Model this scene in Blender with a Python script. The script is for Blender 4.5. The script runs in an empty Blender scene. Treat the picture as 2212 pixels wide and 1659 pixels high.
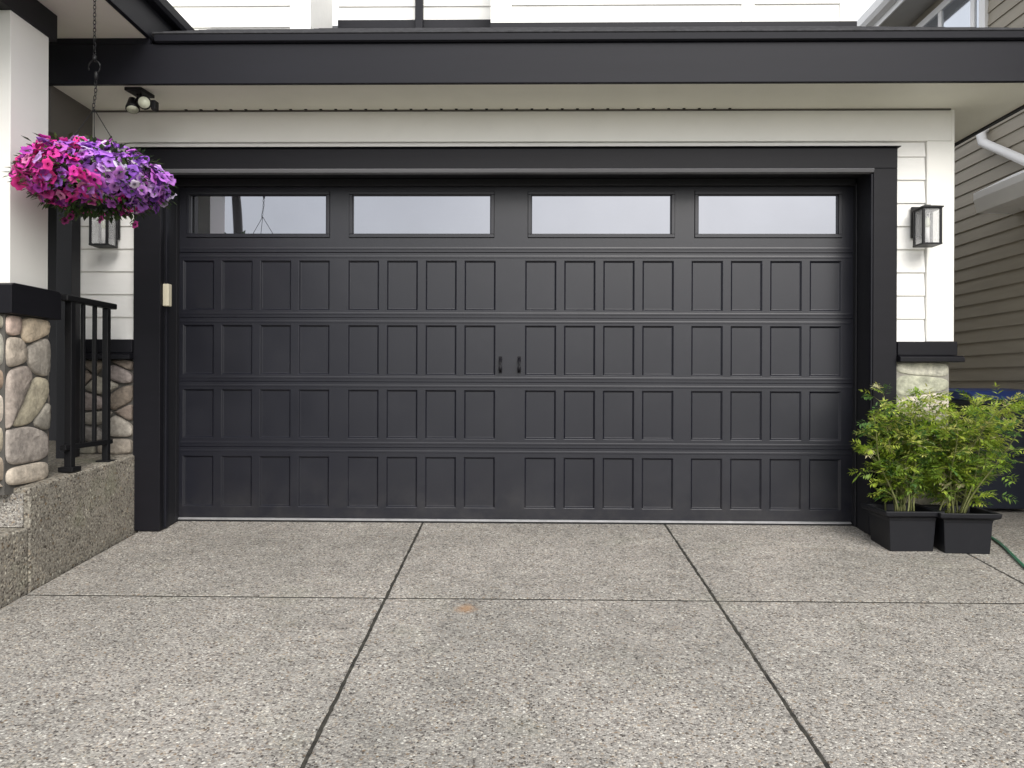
import bpy, math, random
from mathutils import Vector, Matrix, Euler
R = math.radians
S = bpy.context.scene
C = S.collection
PI = math.pi

# ------------------------------------------------------------------ camera
F = 1598.0                      # focal length for a 2212 px wide picture
CAMY, CAMZ = -5.06, 1.006
YAW, ROLL = R(0.97), R(0.22)
CM = (Matrix.Rotation(YAW, 3, 'Z') @ Matrix.Rotation(PI/2, 3, 'X') @ Matrix.Rotation(ROLL, 3, 'Z'))
def at(px, py, Y):
    """world point on the plane y=Y that lies on a sight line (used to measure real positions)"""
    v = CM @ Vector(((px-1106)/F, -(py-829.5)/F, -1))
    t = (Y-CAMY)/v.y
    return Vector((v.x*t, Y, CAMZ+v.z*t))
def atX(px, py, X):
    v = CM @ Vector(((px-1106)/F, -(py-829.5)/F, -1))
    t = X/v.x
    return Vector((X, CAMY+v.y*t, CAMZ+v.z*t))
cam = bpy.data.objects.new('camera', bpy.data.cameras.new('camera'))
C.objects.link(cam)
cam.data.sensor_width = 36; cam.data.lens = F/2212*36
cam.data.clip_start = 0.05; cam.data.clip_end = 500
cam.matrix_world = Matrix.Translation((0, CAMY, CAMZ)) @ CM.to_4x4()
S.camera = cam

# ------------------------------------------------------------------ materials
def mat(name):
    m = bpy.data.materials.new(name); m.use_nodes = True
    nt = m.node_tree
    b = nt.nodes['Principled BSDF']
    return m, nt, b
def N(nt, t, **kw):
    n = nt.nodes.new(t)
    for k, v in kw.items():
        if k in n.inputs.keys() if isinstance(k, str) else False: n.inputs[k].default_value = v
        else: setattr(n, k, v)
    return n
def coords(nt):
    return nt.nodes.new('ShaderNodeTexCoord').outputs['Object']
def noise(nt, scale, detail=4, vec=None, rough=.55):
    n = nt.nodes.new('ShaderNodeTexNoise'); n.inputs['Scale'].default_value = scale
    n.inputs['Detail'].default_value = detail; n.inputs['Roughness'].default_value = rough
    nt.links.new(vec if vec else coords(nt), n.inputs['Vector']); return n.outputs['Fac']
def ramp(nt, fac, stops, mode='LINEAR'):
    r = nt.nodes.new('ShaderNodeValToRGB'); r.color_ramp.interpolation = mode
    el = r.color_ramp.elements
    while len(el) < len(stops): el.new(0.5)
    for e, (p, c) in zip(el, stops):
        e.position = p; e.color = (*c, 1) if len(c) == 3 else c
    nt.links.new(fac, r.inputs['Fac']); return r.outputs['Color']
def mixc(nt, a, b, fac, mode='MIX'):
    m = nt.nodes.new('ShaderNodeMix'); m.data_type = 'RGBA'; m.blend_type = mode
    for s, v in ((6, a), (7, b), (0, fac)):
        if hasattr(v, 'links') or hasattr(v, 'is_linked'): nt.links.new(v, m.inputs[s])
        else: m.inputs[s].default_value = v if s == 0 else (*v, 1)
    return m.outputs[2]
def bump(nt, b, h, strength, dist=.01, prev=None):
    n = nt.nodes.new('ShaderNodeBump'); n.inputs['Strength'].default_value = strength
    n.inputs['Distance'].default_value = dist
    nt.links.new(h, n.inputs['Height'])
    if prev: nt.links.new(prev, n.inputs['Normal'])
    nt.links.new(n.outputs['Normal'], b.inputs['Normal']); return n.outputs['Normal']

def paint(name, col, rough=.5, var=.08, grain=0, spec=.5, scale=3, stretch=None, dirt=0, bstr=.15):
    m, nt, b = mat(name)
    tc = coords(nt)
    v = tc
    if stretch:
        mp = nt.nodes.new('ShaderNodeMapping'); mp.inputs['Scale'].default_value = stretch
        nt.links.new(tc, mp.inputs['Vector']); v = mp.outputs['Vector']
    n1 = noise(nt, scale, 5, v)
    lo = tuple(c*(1-var) for c in col); hi = tuple(min(1, c*(1+var)) for c in col)
    c = ramp(nt, n1, [(.3, lo), (.7, hi)])
    if dirt:
        n2 = noise(nt, 9, 8, v, .7)
        c = mixc(nt, c, tuple(x*.55+.02 for x in col), ramp_fac(nt, n2, .55, .8, dirt))
    nt.links.new(c, b.inputs['Base Color'])
    b.inputs['Roughness'].default_value = rough
    b.inputs['Specular IOR Level'].default_value = spec
    n3 = noise(nt, 180 if not grain else grain, 3, v)
    bump(nt, b, n3, bstr, .002)
    return m
def ramp_fac(nt, fac, a, b_, top=1):
    r = nt.nodes.new('ShaderNodeMapRange'); r.inputs['From Min'].default_value = a; r.inputs['From Max'].default_value = b_
    r.inputs['To Max'].default_value = top
    nt.links.new(fac, r.inputs['Value']); return r.outputs['Result']

M = {}
M['siding'] = paint('white_siding', (.88, .87, .835), .55, .025, stretch=(1, 8, 8), scale=2.5, dirt=.12)
M['siding_trim'] = paint('white_trim', (.89, .878, .83), .5, .02, dirt=.08)
M['soffit'] = paint('soffit_paint', (.86, .845, .745), .6, .03)
M['black'] = paint('charcoal_paint', (.0080, .0078, .0105), .48, .12, spec=.20, stretch=(.4, 1, 4), scale=3)
M['door'] = paint('door_paint', (.0085, .0090, .0145), .34, .08, spec=.55, grain=60, stretch=(1, 1, .25), scale=1.5, bstr=.12)
M['fascia'] = paint('fascia_paint', (.0105, .0107, .0150), .50, .10, spec=.20, stretch=(.3, 1, 3), scale=2)
M['jamb'] = paint('jamb_dark', (.009, .009, .012), .6, .1)
M['seal'] = paint('skylit_seal', (.16, .16, .17), .4, .1, stretch=(.3, 1, 1))  # paler than the trim: sky light on the sloped head strip put into the colour
M['alu'] = paint('aluminium', (.60, .60, .61), .35, .15, stretch=(4, 1, 1)); M['alu'].node_tree.nodes['Principled BSDF'].inputs['Metallic'].default_value = .7
M['rubber'] = paint('rubber', (.012, .012, .013), .7, .1)
M['taupe'] = paint('taupe_paint', (.11, .10, .088), .6, .05)
M['iron'] = paint('black_iron', (.007, .007, .008), .45, .1, spec=.3)
M['nsiding'] = paint('taupe_siding', (.32, .285, .225), .6, .08, stretch=(8, 1, 8), scale=2, dirt=.15)
M['white_metal'] = paint('white_metal', (.85, .84, .83), .4, .03)
M['shingle'] = paint('shingle', (.055, .055, .06), .85, .35, scale=30)
M['pot'] = paint('black_plastic', (.008, .0085, .0115), .45, .1, spec=.35, dirt=.3)
M['soil'] = paint('soil', (.035, .025, .018), .95, .4, scale=40, grain=60, bstr=.9)
M['bin'] = paint('bin_plastic', (.014, .018, .03), .45, .1)
M['blue'] = paint('blue_plastic', (.015, .04, .17), .4, .1)
M['hose'] = paint('green_rubber', (.02, .14, .07), .4, .1)
M['cream'] = paint('cream_plastic', (.72, .66, .50), .4, .03)
M['wood'] = paint('utility_wood', (.018, .014, .013), .9, .2)
M['bark'] = paint('green_stem', (.16, .17, .06), .7, .2, scale=20)
M['hole'] = paint('vent_hole', (.01, .01, .01), .9, .1)

nt = M['door'].node_tree; b = nt.nodes['Principled BSDF']
src = b.inputs['Base Color'].links[0].from_socket
sx = nt.nodes.new('ShaderNodeSeparateXYZ'); nt.links.new(coords(nt), sx.inputs[0])
low = ramp_fac(nt, sx.outputs['Z'], .40, .0, .3)
dn = ramp_fac(nt, noise(nt, 6, 8, None, .75), .42, .75, 1)
ml = nt.nodes.new('ShaderNodeMath'); ml.operation = 'MULTIPLY'; nt.links.new(low, ml.inputs[0]); nt.links.new(dn, ml.inputs[1])
dc = mixc(nt, src, (.075, .07, .062), ml.outputs[0]); dn2 = ramp_fac(nt, noise(nt, 2.3, 6, None, .7), .5, .9, .10)
nt.links.new(mixc(nt, dc, (.08, .08, .09), dn2), b.inputs['Base Color'])
nt.links.new(ramp_fac(nt, noise(nt, 3.0, 5), 0, 1), (rr_ := nt.nodes.new('ShaderNodeMapRange')).inputs['Value'])
rr_.inputs['To Min'].default_value = .27; rr_.inputs['To Max'].default_value = .43
nt.links.new(rr_.outputs['Result'], b.inputs['Roughness'])

# exposed-aggregate concrete
def aggregate(name, tint=(1, 1, 1), sc=112, moss=.25):
    m, nt, b = mat(name)
    tc = coords(nt)
    nz = nt.nodes.new('ShaderNodeTexNoise'); nz.inputs['Scale'].default_value = 60; nt.links.new(tc, nz.inputs['Vector'])
    ad = nt.nodes.new('ShaderNodeVectorMath'); ad.operation = 'MULTIPLY_ADD'
    nt.links.new(nz.outputs['Color'], ad.inputs[0]); ad.inputs[1].default_value = (.010, .010, .010); nt.links.new(tc, ad.inputs[2])
    vo = nt.nodes.new('ShaderNodeTexVoronoi'); vo.inputs['Scale'].default_value = sc; nt.links.new(ad.outputs[0], vo.inputs['Vector'])
    sep = nt.nodes.new('ShaderNodeSeparateColor'); nt.links.new(vo.outputs['Color'], sep.inputs[0])
    T = lambda c: tuple(x*t for x, t in zip(c, tint))
    peb = ramp(nt, sep.outputs[0], [(0, T((.07, .06, .055))), (.16, T((.21, .185, .17))), (.34, T((.36, .33, .305))), (.55, T((.43, .40, .37))),
                                    (.75, T((.54, .505, .47))), (.90, T((.38, .31, .25))), (1.0, T((.74, .71, .65)))])
    d = ramp_fac(nt, vo.outputs['Distance'], .45, .8)
    c = mixc(nt, peb, T((.31, .29, .27)), d)
    # a second, coarser population of pale stones
    vo2 = nt.nodes.new('ShaderNodeTexVoronoi'); vo2.inputs['Scale'].default_value = sc*.55; nt.links.new(ad.outputs[0], vo2.inputs['Vector'])
    sp2 = nt.nodes.new('ShaderNodeSeparateColor'); nt.links.new(vo2.outputs['Color'], sp2.inputs[0])
    pick = ramp(nt, sp2.outputs[1], [(.80, (0, 0, 0)), (.81, (1, 1, 1))])
    near = ramp(nt, vo2.outputs['Distance'], [(.30, (1, 1, 1)), (.42, (0, 0, 0))])
    mm = mixc(nt, pick, near, 1.0, 'MULTIPLY')
    st = ramp(nt, sp2.outputs[2], [(0, T((.07, .06, .055))), (.35, T((.30, .22, .15))), (.6, T((.62, .57, .50))), (1, T((.80, .77, .72)))])
    c = mixc(nt, c, st, mm)
    # broad tone changes: staining and weathering
    big = noise(nt, .9, 6, tc, .6)
    c = mixc(nt, c, ramp(nt, big, [(.3, (.66, .675, .655)), (.7, (.95, .955, .93))]), 1.0, 'MULTIPLY')
    med = noise(nt, 7, 6, tc, .65)
    c = mixc(nt, c, ramp(nt, med, [(.3, (.86, .86, .86)), (.65, (1.05, 1.05, 1.05))]), 1.0, 'MULTIPLY')
    gr = noise(nt, 2.2, 5, tc, .6)
    c = mixc(nt, c, T((.26, .27, .19)), ramp_fac(nt, gr, .58, .8, moss))
    nt.links.new(c, b.inputs['Base Color'])
    b.inputs['Roughness'].default_value = .78
    b.inputs['Specular IOR Level'].default_value = .35
    inv = nt.nodes.new('ShaderNodeMath'); inv.operation = 'SUBTRACT'; inv.inputs[0].default_value = 1
    nt.links.new(vo.outputs['Distance'], inv.inputs[1])
    bump(nt, b, inv.outputs[0], .75, .005)
    return m, nt, b, c
M['drive'], nt, b, c = aggregate('exposed_aggregate_driveway')
# rust spot
geo = coords(nt)
vm = nt.nodes.new('ShaderNodeVectorMath'); vm.operation = 'DISTANCE'
nt.links.new(geo, vm.inputs[0]); pr = at(1008, 1318, 0); 
dR = (2392/(1316-683.0)); vm.inputs[1].default_value = ((1008-1133)/F*dR, CAMY+dR, 0.092*(CAMY+dR-.28))
nn = noise(nt, 30, 3)
aa = nt.nodes.new('ShaderNodeMath'); aa.operation = 'MULTIPLY_ADD'; nt.links.new(nn, aa.inputs[0]); aa.inputs[1].default_value = .06
nt.links.new(vm.outputs['Value'], aa.inputs[2])
mr = nt.nodes.new('ShaderNodeMapRange'); mr.inputs['From Min'].default_value = .045; mr.inputs['From Max'].default_value = .10
mr.inputs['To Min'].default_value = .65; mr.inputs['To Max'].default_value = 0; nt.links.new(aa.outputs[0], mr.inputs['Value'])
nt.links.new(mixc(nt, c, (.36, .20, .09), mr.outputs['Result']), b.inputs['Base Color'])
M['porch'] = aggregate('exposed_aggregate_porch', (.80, .78, .72), 85, .7)[0]
M['porch_top'] = paint('porch_top', (.24, .245, .25), .8, .3, scale=9, grain=90, bstr=.5, dirt=.5)
M['joint'] = paint('joint_dirt', (.028, .026, .020), .95, .75, scale=26, grain=60, bstr=.9)

# stone: colour attribute * noise
m, nt, b = mat('field_stone')
at_ = nt.nodes.new('ShaderNodeAttribute'); at_.attribute_name = 'Col'
n1 = noise(nt, 14, 8, None, .65); n2 = noise(nt, 45, 5)
c = mixc(nt, at_.outputs['Color'], ramp(nt, n1, [(.25, (.50, .49, .48)), (.75, (1.32, 1.28, 1.22))]), 1, 'MULTIPLY')
c = mixc(nt, c, ramp(nt, n2, [(.3, (.8, .8, .8)), (.7, (1.1, 1.1, 1.1))]), 1, 'MULTIPLY')
nt.links.new(c, b.inputs['Base Color']); b.inputs['Roughness'].default_value = .85
bump(nt, b, n1, .8, .015)
M['stone'] = m
M['mortar'] = paint('mortar', (.085, .08, .072), .95, .15, scale=20, grain=70, bstr=.8)

def leafy(name, trans=.35, rough=.5):
    m, nt, b = mat(name)
    a = nt.nodes.new('ShaderNodeAttribute'); a.attribute_name = 'Col'
    nt.links.new(a.outputs['Color'], b.inputs['Base Color'])
    b.inputs['Roughness'].default_value = rough
    tr = nt.nodes.new('ShaderNodeBsdfTranslucent'); nt.links.new(a.outputs['Color'], tr.inputs['Color'])
    mx = nt.nodes.new('ShaderNodeMixShader'); mx.inputs[0].default_value = trans
    nt.links.new(b.outputs[0], mx.inputs[1]); nt.links.new(tr.outputs[0], mx.inputs[2])
    nt.links.new(mx.outputs[0], nt.nodes['Material Output'].inputs['Surface'])
    return m
M['leaf'] = leafy('leaf', .45); M['petal'] = leafy('petal', .3, .6)
# glazing
def glass(name, col, metal, rough, wav=0.0):
    m, nt, b = mat(name)
    b.inputs['Metallic'].default_value = metal; b.inputs['Roughness'].default_value = rough
    n_ = noise(nt, 2.0, 3)
    nt.links.new(ramp(nt, n_, [(.3, tuple(c*.93 for c in col)), (.7, col)]), b.inputs['Base Color'])
    if wav: bump(nt, b, noise(nt, 1.6, 1), wav, .01)
    return m
M['pane'] = glass('mirror_tint_glass', (.29, .30, .33), .94, .012, .05)
M['npane'] = glass('neighbour_glass', (.5, .53, .58), .8, .05)
m, nt, b = mat('lantern_glass')
b.inputs['Base Color'].default_value = (.86, .86, .86, 1); b.inputs['Roughness'].default_value = .25
b.inputs['Alpha'].default_value = .20; b.inputs['IOR'].default_value = 1.4
M['lglass'] = m
M['candle'] = paint('white_sleeve', (.75, .74, .72), .5, .02)
M['lens'] = paint('lamp_lens', (.62, .64, .50), .25, .05)

# ------------------------------------------------------------------ mesh helpers
class MB:
    def __init__(s): s.v = []; s.f = []; s.c = []; s.col = None; s.sm = []
    def add(s, vs, fs, col=None, smooth=False):
        o = len(s.v); s.v += [tuple(v) for v in vs]
        s.f += [tuple(i+o for i in f) for f in fs]; s.sm += [smooth]*len(fs)
        s.c += [col or (1, 1, 1)]*len(vs)
        if col: s.col = True
        return s
    def box(s, x0, x1, y0, y1, z0, z1, col=None):
        if x0 > x1: x0, x1 = x1, x0
        if y0 > y1: y0, y1 = y1, y0
        if z0 > z1: z0, z1 = z1, z0
        return s.add([(x0, y0, z0), (x1, y0, z0), (x1, y1, z0), (x0, y1, z0), (x0, y0, z1), (x1, y0, z1), (x1, y1, z1), (x0, y1, z1)],
                     [(0, 3, 2, 1), (4, 5, 6, 7), (0, 1, 5, 4), (1, 2, 6, 5), (2, 3, 7, 6), (3, 0, 4, 7)], col)
    def prism(s, pts, axis, a, b_, smooth=False):
        """extrude closed 2D polygon along an axis ('x','y','z') from a to b"""
        def P(u, w, t): return {'x': (t, u, w), 'y': (u, t, w), 'z': (u, w, t)}[axis]
        n = len(pts)
        vs = [P(u, w, a) for u, w in pts]+[P(u, w, b_) for u, w in pts]
        fs = [tuple(range(n))[::-1], tuple(range(n, 2*n))]+[(i, (i+1) % n, n+(i+1) % n, n+i) for i in range(n)]
        return s.add(vs, fs, None, smooth)
    def tube(s, pts, r, n=8, col=None, caps=True, smooth=True):
        pts = [Vector(p) for p in pts]; rs = r if isinstance(r, (list, tuple)) else [r]*len(pts)
        vs = []; fs = []
        up = Vector((0, 0, 1))
        for i, p in enumerate(pts):
            t = (pts[min(i+1, len(pts)-1)]-pts[max(i-1, 0)]).normalized()
            a = t.cross(up)
            if a.length < .05: a = t.cross(Vector((1, 0, 0)))
            a.normalize(); bb = t.cross(a)
            for k in range(n):
                w = 2*PI*k/n; vs.append(p+(a*math.cos(w)+bb*math.sin(w))*rs[i])
        for i in range(len(pts)-1):
            for k in range(n):
                fs.append((i*n+k, i*n+(k+1) % n, (i+1)*n+(k+1) % n, (i+1)*n+k))
        if caps: fs += [tuple(range(n))[::-1], tuple(range((len(pts)-1)*n, len(pts)*n))]
        return s.add(vs, fs, col, smooth)
    def lathe(s, prof, n=16, cx=0, cy=0, cz=0, M_=None):
        vs = []; fs = []
        for r, z in prof:
            for k in range(n):
                w = 2*PI*k/n; p = Vector((r*math.cos(w), r*math.sin(w), z))
                if M_: p = M_ @ p
                vs.append(p+Vector((cx, cy, cz)))
        for i in range(len(prof)-1):
            for k in range(n): fs.append((i*n+k, i*n+(k+1) % n, (i+1)*n+(k+1) % n, (i+1)*n+k))
        fs += [tuple(range(n))[::-1], tuple(range((len(prof)-1)*n, len(prof)*n))]
        return s.add(vs, fs, None, True)
    def build(s, name, m, parent=None, bevel=0, seg=2, fix=True):
        me = bpy.data.meshes.new(name); me.from_pydata(s.v, [], s.f); me.update()
        me.polygons.foreach_set('use_smooth', s.sm)
        if s.col:
            ca = me.color_attributes.new('Col', 'FLOAT_COLOR', 'POINT')
            flat = []
            for c in s.c: flat += [c[0], c[1], c[2], 1.0]
            ca.data.foreach_set('color', flat)
        if fix:
            import bmesh
            bm = bmesh.new(); bm.from_mesh(me); bmesh.ops.recalc_face_normals(bm, faces=bm.faces); bm.to_mesh(me); bm.free()
        me.materials.append(m)
        o = bpy.data.objects.new(name, me); C.objects.link(o)
        if parent: o.parent = parent
        if bevel:
            bv = o.modifiers.new('bevel', 'BEVEL'); bv.width = bevel; bv.segments = seg; bv.limit_method = 'ANGLE'; bv.angle_limit = R(40)
            bv.harden_normals = True
        return o
def tag(o, label=None, cat=None, group=None, kind=None):
    if label: o['label'] = label
    if cat: o['category'] = cat
    if group: o['group'] = group
    if kind: o['kind'] = kind
    return o
def empty(name, loc=(0, 0, 0), rz=0, parent=None):
    o = bpy.data.objects.new(name, None); C.objects.link(o); o.location = loc; o.rotation_euler.z = rz
    o.empty_display_size = .1
    if parent: o.parent = parent
    return o
def copy_tree(o, parent=None):
    c = o.copy(); C.objects.link(c)
    if parent: c.parent = parent
    for ch in [x for x in C.objects if x.parent == o]: copy_tree(ch, c)
    return c
def jcol(rng, c, j=.1):
    k = 1+rng.uniform(-j, j)
    return tuple(max(0, x*k*(1+rng.uniform(-j*.3, j*.3))) for x in c)

# lap siding: boards along one axis, facing -Y or -X
def lap(mb, a0, a1, z0, z1, face, exp=.158, thick=.016, axis='x', first=None):
    z = z0
    k = 0
    while z < z1-.01:
        zt = min(z+(first if (first and k == 0) else exp), z1)
        # wedge: bottom proud, top thin; a 3 mm drip edge
        if axis == 'x':   # faces -Y
            mb.prism([(face-thick, z), (face+.012, z), (face+.012, zt+.012 if zt < z1 else zt), (face-.003, zt+.012 if zt < z1 else zt)], 'x', a0, a1)
        else:             # faces -X
            P = [(face-thick, z), (face+.012, z), (face+.012, zt+.012 if zt < z1 else zt), (face-.003, zt+.012 if zt < z1 else zt)]
            mb.prism(P, 'y', a0, a1)
        z = zt; k += 1

# stones: clipped Voronoi polygons, shrunk, rounded and domed
def stones(mb, w, h, place, n, seed, pal, gap=.010, dome=.035, asp=1.25):
    rng = random.Random(seed)
    pts = []
    tries = 0
    mind = math.sqrt(w*h/n)*.74
    while len(pts) < n and tries < 20000:
        tries += 1
        p = (rng.uniform(.0, w), rng.uniform(.0, h))
        if all(((p[0]-q[0])/asp)**2+(p[1]-q[1])**2 > (mind*.9)**2 for q in pts): pts.append(p)
        if tries % 3000 == 0: mind *= .92
    for i, p in enumerate(pts):
        poly = [(0, 0), (w, 0), (w, h), (0, h)]
        for j, q in enumerate(pts):
            if i == j: continue
            mx, my = (p[0]+q[0])/2, (p[1]+q[1])/2
            nx, ny = (q[0]-p[0])/asp**2, q[1]-p[1]
            out = []
            for a in range(len(poly)):
                A = poly[a]; B = poly[(a+1) % len(poly)]
                da = (A[0]-mx)*nx+(A[1]-my)*ny; db = (B[0]-mx)*nx+(B[1]-my)*ny
                if da <= 0: out.append(A)
                if da*db < 0:
                    t = da/(da-db); out.append((A[0]+(B[0]-A[0])*t, A[1]+(B[1]-A[1])*t))
            poly = out
            if len(poly) < 3: break
        if len(poly) < 3: continue
        cx = sum(a[0] for a in poly)/len(poly); cy = sum(a[1] for a in poly)/len(poly)
        # round corners twice
        for it in range(3):
            np_ = []; kq = (.17, .23, .24)[it]
            for a in range(len(poly)):
                A = poly[a]; B = poly[(a+1) % len(poly)]
                np_ += [(A[0]*(1-kq)+B[0]*kq, A[1]*(1-kq)+B[1]*kq), (A[0]*kq+B[0]*(1-kq), A[1]*kq+B[1]*(1-kq))]
            poly = np_
        rad = math.sqrt(max(1e-4, (max(a[0] for a in poly)-min(a[0] for a in poly))*(max(a[1] for a in poly)-min(a[1] for a in poly))))/2
        col = jcol(rng, rng.choice(pal), .18)
        dm = dome*rng.uniform(.6, 1.25)
        rings = [(1-gap/rad, 0), (1-gap/rad*1.6, dm*.6), (.86, dm*.9), (.5, dm), ]
        vs = []; fs = []
        k = len(poly)
        tx, ty = rng.uniform(-.25, .25), rng.uniform(-.25, .25)
        for (sc, d) in rings:
            for (x, y) in poly:
                u, v = cx+(x-cx)*sc, cy+(y-cy)*sc
                dd = d*(1+tx*(x-cx)/rad*.4+ty*(y-cy)/rad*.4)+ (rng.uniform(-.002, .002) if d > 0 else 0)
                vs.append(place(u, v, dd))
        vs.append(place(cx, cy, dm*1.02))
        for r_ in range(len(rings)-1):
            for a in range(k): fs.append((r_*k+a, r_*k+(a+1) % k, (r_+1)*k+(a+1) % k, (r_+1)*k+a))
        for a in range(k): fs.append(((len(rings)-1)*k+a, (len(rings)-1)*k+(a+1) % k, len(vs)-1))
        mb.add(vs, fs, col, True)

# ------------------------------------------------------------------ measured positions
DY = .28                                   # door plane
XL = at(165, 500, 0).x;  XR = at(2058, 500, 0).x
TOL = at(288, 600, 0).x; TOR = at(1938, 600, 0).x         # trim outer
TIL = at(346, 700, 0).x; TIR = at(1886, 700, 0).x         # trim inner
TT = at(1100, 320, 0).z; TI = at(1100, 364, 0).z
ZS = at(1100, 179, -.44).z                                # soffit level
ZE = at(1100, 97, -.44).z                                 # fascia top
SZ0 = at(2000, 782, 0).z; SZ1 = at(2000, 738, 0).z        # dark sill band
SLOPE = .092
def gz(Y): return SLOPE*(Y-DY) if Y < DY else 0.0

# ------------------------------------------------------------------ ground, driveway
g = MB(); g.add([(-120, -160, -2.6), (120, -160, -2.6), (120, 90, -.75), (-120, 90, -.75)], [(0, 1, 2, 3)])
tag(g.build('ground', paint('lawn_soil', (.06, .075, .03), .95, .3, scale=4)), kind='structure')
j = MB()
j.add([(-2.67, -9, gz(-9)-.0035), (4.25, -9, gz(-9)-.0035), (4.25, DY, -.0035), (-2.67, DY, -.0035)], [(0, 1, 2, 3)])
j.add([(-2.67, DY, -.0045), (4.25, DY, -.0045), (4.25, 9, -.0045), (-2.67, 9, -.0045)], [(0, 1, 2, 3)])
tag(j.build('driveway_joint_bed', M['joint']), kind='structure')
dv = MB()
xj = [-2.665, at(908, 1143, at(0, 0, 0).y).x, 0, 0]
xj = [-2.668, -.733, 1.015, 2.81, 4.22]
yj = [-8.8, -5.9, CAMY+3.90-2.4, CAMY+3.915, DY+.02]
rj = random.Random(5)
for i in range(4):
    for k in range(4):
        a, b_ = xj[i], xj[i+1]; y0, y1 = yj[k], yj[k+1]
        gx = .0055; gy = .009
        a2 = a+(gx if i else 0); b2 = b_-(gx if i < 3 else 0)
        # slightly ragged tooled edges
        nx_, ny_ = 2, 50
        vs = []; top = []
        def edge_pts():
            pts = []
            ny = max(8, int((y1-y0)/.03))
            for t in range(ny+1): pts.append((b2-rj.uniform(0, .005), y0+gy+(y1-y0-2*gy)*t/ny))
            nxx = max(8, int((b2-a2)/.03))
            for t in range(1, nxx): pts.append((b2-(b2-a2)*t/nxx, y1-gy-rj.uniform(0, .0025)))
            for t in range(ny+1): pts.append((a2+rj.uniform(0, .005), y1-gy-(y1-y0-2*gy)*t/ny))
            for t in range(1, nxx): pts.append((a2+(b2-a2)*t/nxx, y0+gy+rj.uniform(0, .0025)))
            return pts
        P = edge_pts(); n = len(P)
        cx, cy = (a2+b2)/2, (y0+y1)/2
        def inset(p, d): 
            return (p[0]+(d if p[0] < cx-(b2-a2)/2+.02 else (-d if p[0] > cx+(b2-a2)/2-.02 else 0)),
                    p[1]+(d if p[1] < cy-(y1-y0)/2+.02 else (-d if p[1] > cy+(y1-y0)/2-.02 else 0)))
        vs = [(p[0], p[1], gz(p[1])-.034) for p in P]+[(p[0], p[1], gz(p[1])-.003) for p in P]
        vs += [(*inset(p, .004), gz(p[1])) for p in P]
        fs = [(q, (q+1) % n, n+(q+1) % n, n+q) for q in range(n)]+[(n+q, n+(q+1) % n, 2*n+(q+1) % n, 2*n+q) for q in range(n)]
        fs.append(tuple(range(2*n, 3*n)))
        dv.add(vs, fs)
# side yard slab between the houses, and the slab under the door
dv.box(2.82, 4.22, DY+.03, 8.8, -.03, 0.0)
dv.box(-2.668, 2.80, DY+.03, .6, -.03, -.001)
tag(dv.build('driveway', M['drive']), kind='structure')
st = MB(); st.add([(-60, -16, gz(-9)-.06), (60, -16, gz(-9)-.06), (60, -9, gz(-9)-.03), (-60, -9, gz(-9)-.03)], [(0, 1, 2, 3)])
tag(st.build('street', paint('asphalt', (.05, .05, .052), .9, .2, scale=30)), kind='structure')

# ------------------------------------------------------------------ house
H = tag(empty('house', (0, 0, 0)), 'white sided house with charcoal double garage door, black trim and stone wainscot', 'house')
WY = .045          # face of wall sheathing
mw = MB()
mw.box(XL, TOL+.02, WY+.012, .40, -.05, ZS+.02)
mw.box(TOR-.02, XR-.002, WY+.012, 9, -.05, ZS+.02)
mw.box(TOL+.02, TOR-.02, WY+.012, .40, TT-.02, ZS+.02)
mw.box(XL, XR-.02, .45, .60, -.05, 3.2)
mw.build('wall_core', M['siding_trim'], H)
FRZ = at(1100, 309, WY).z
# siding left, right; frieze board above the door
s1 = MB()
lap(s1, XL+.005, TOL, SZ1+.0, FRZ, WY, .158)
lap(s1, TOR, at(2004, 500, 0).x, SZ1+.0, FRZ, WY, .158)
lap(s1, TOL+.001, TOR-.001, TT+.002, FRZ, WY, .158)
s1.build('siding', M['siding'], H)
fz = MB(); fz.box(XL+.002, XR, .018, WY+.01, FRZ+.002, ZS-.001)
fz.build('frieze_board', M['siding_trim'], H, .003)
cb = MB(); cb.box(at(2005, 500, 0).x, XR, .016, WY+.01, SZ1+.002, FRZ); cb.box(XR-.001, XR+.02, .016, .12, SZ1+.002, ZS-.002)
cb.build('corner_board', M['siding_trim'], H, .003)
# side wall siding (faces the gap between the houses) - core already there
# dark sill bands
for (a, b_) in ((XL, TOL-.002), (TOR+.002, XR+.03)):
    sb = MB()
    sb.box(a, b_, -.010, WY+.01, SZ0+.045, SZ1)
    sb.prism([(-.045, SZ0), (WY+.01, SZ0), (WY+.01, SZ0+.043), (-.02, SZ0+.043), (-.045, SZ0+.03)], 'x', a, b_+(.03 if a > 0 else 0))
    sb.build('sill_band', M['black'], H, .004)
# stone wainscot
PALG = [(.26, .24, .22), (.20, .19, .18), (.32, .29, .26), (.23, .20, .17), (.36, .33, .29)]
PALW = [(.54, .46, .375), (.42, .365, .30), (.35, .32, .29), (.56, .46, .38), (.28, .255, .235), (.60, .54, .45), (.30, .22, .17)]
ms = MB(); 
stones(ms, TOL-XL, SZ0-.50, lambda u, v, d: (XL+u, WY-.01-d, .50+v), 13, 3, PALG, .008, .03, 1.5)
ms.build('stone_wainscot', M['stone'], H, fix=True)
ms = MB()
stones(ms, XR-TOR, SZ0+.05, lambda u, v, d: (TOR+.003+u, WY-.01-d, -.05+v), 9, 9, [(.60, .57, .49), (.56, .53, .46), (.52, .50, .44)], .004, .014, 2.0)
ms.build('stone_wainscot', M['stone'], H)
ms = MB(); ms.box(XL+.01, TOL-.003, WY-.011, WY+.011, .4, SZ0-.002); ms.build('mortar', M['mortar'], H); ms = MB(); ms.box(TOR+.003, XR-.003, WY-.011, WY+.011, -.05, SZ0-.002)
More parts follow.
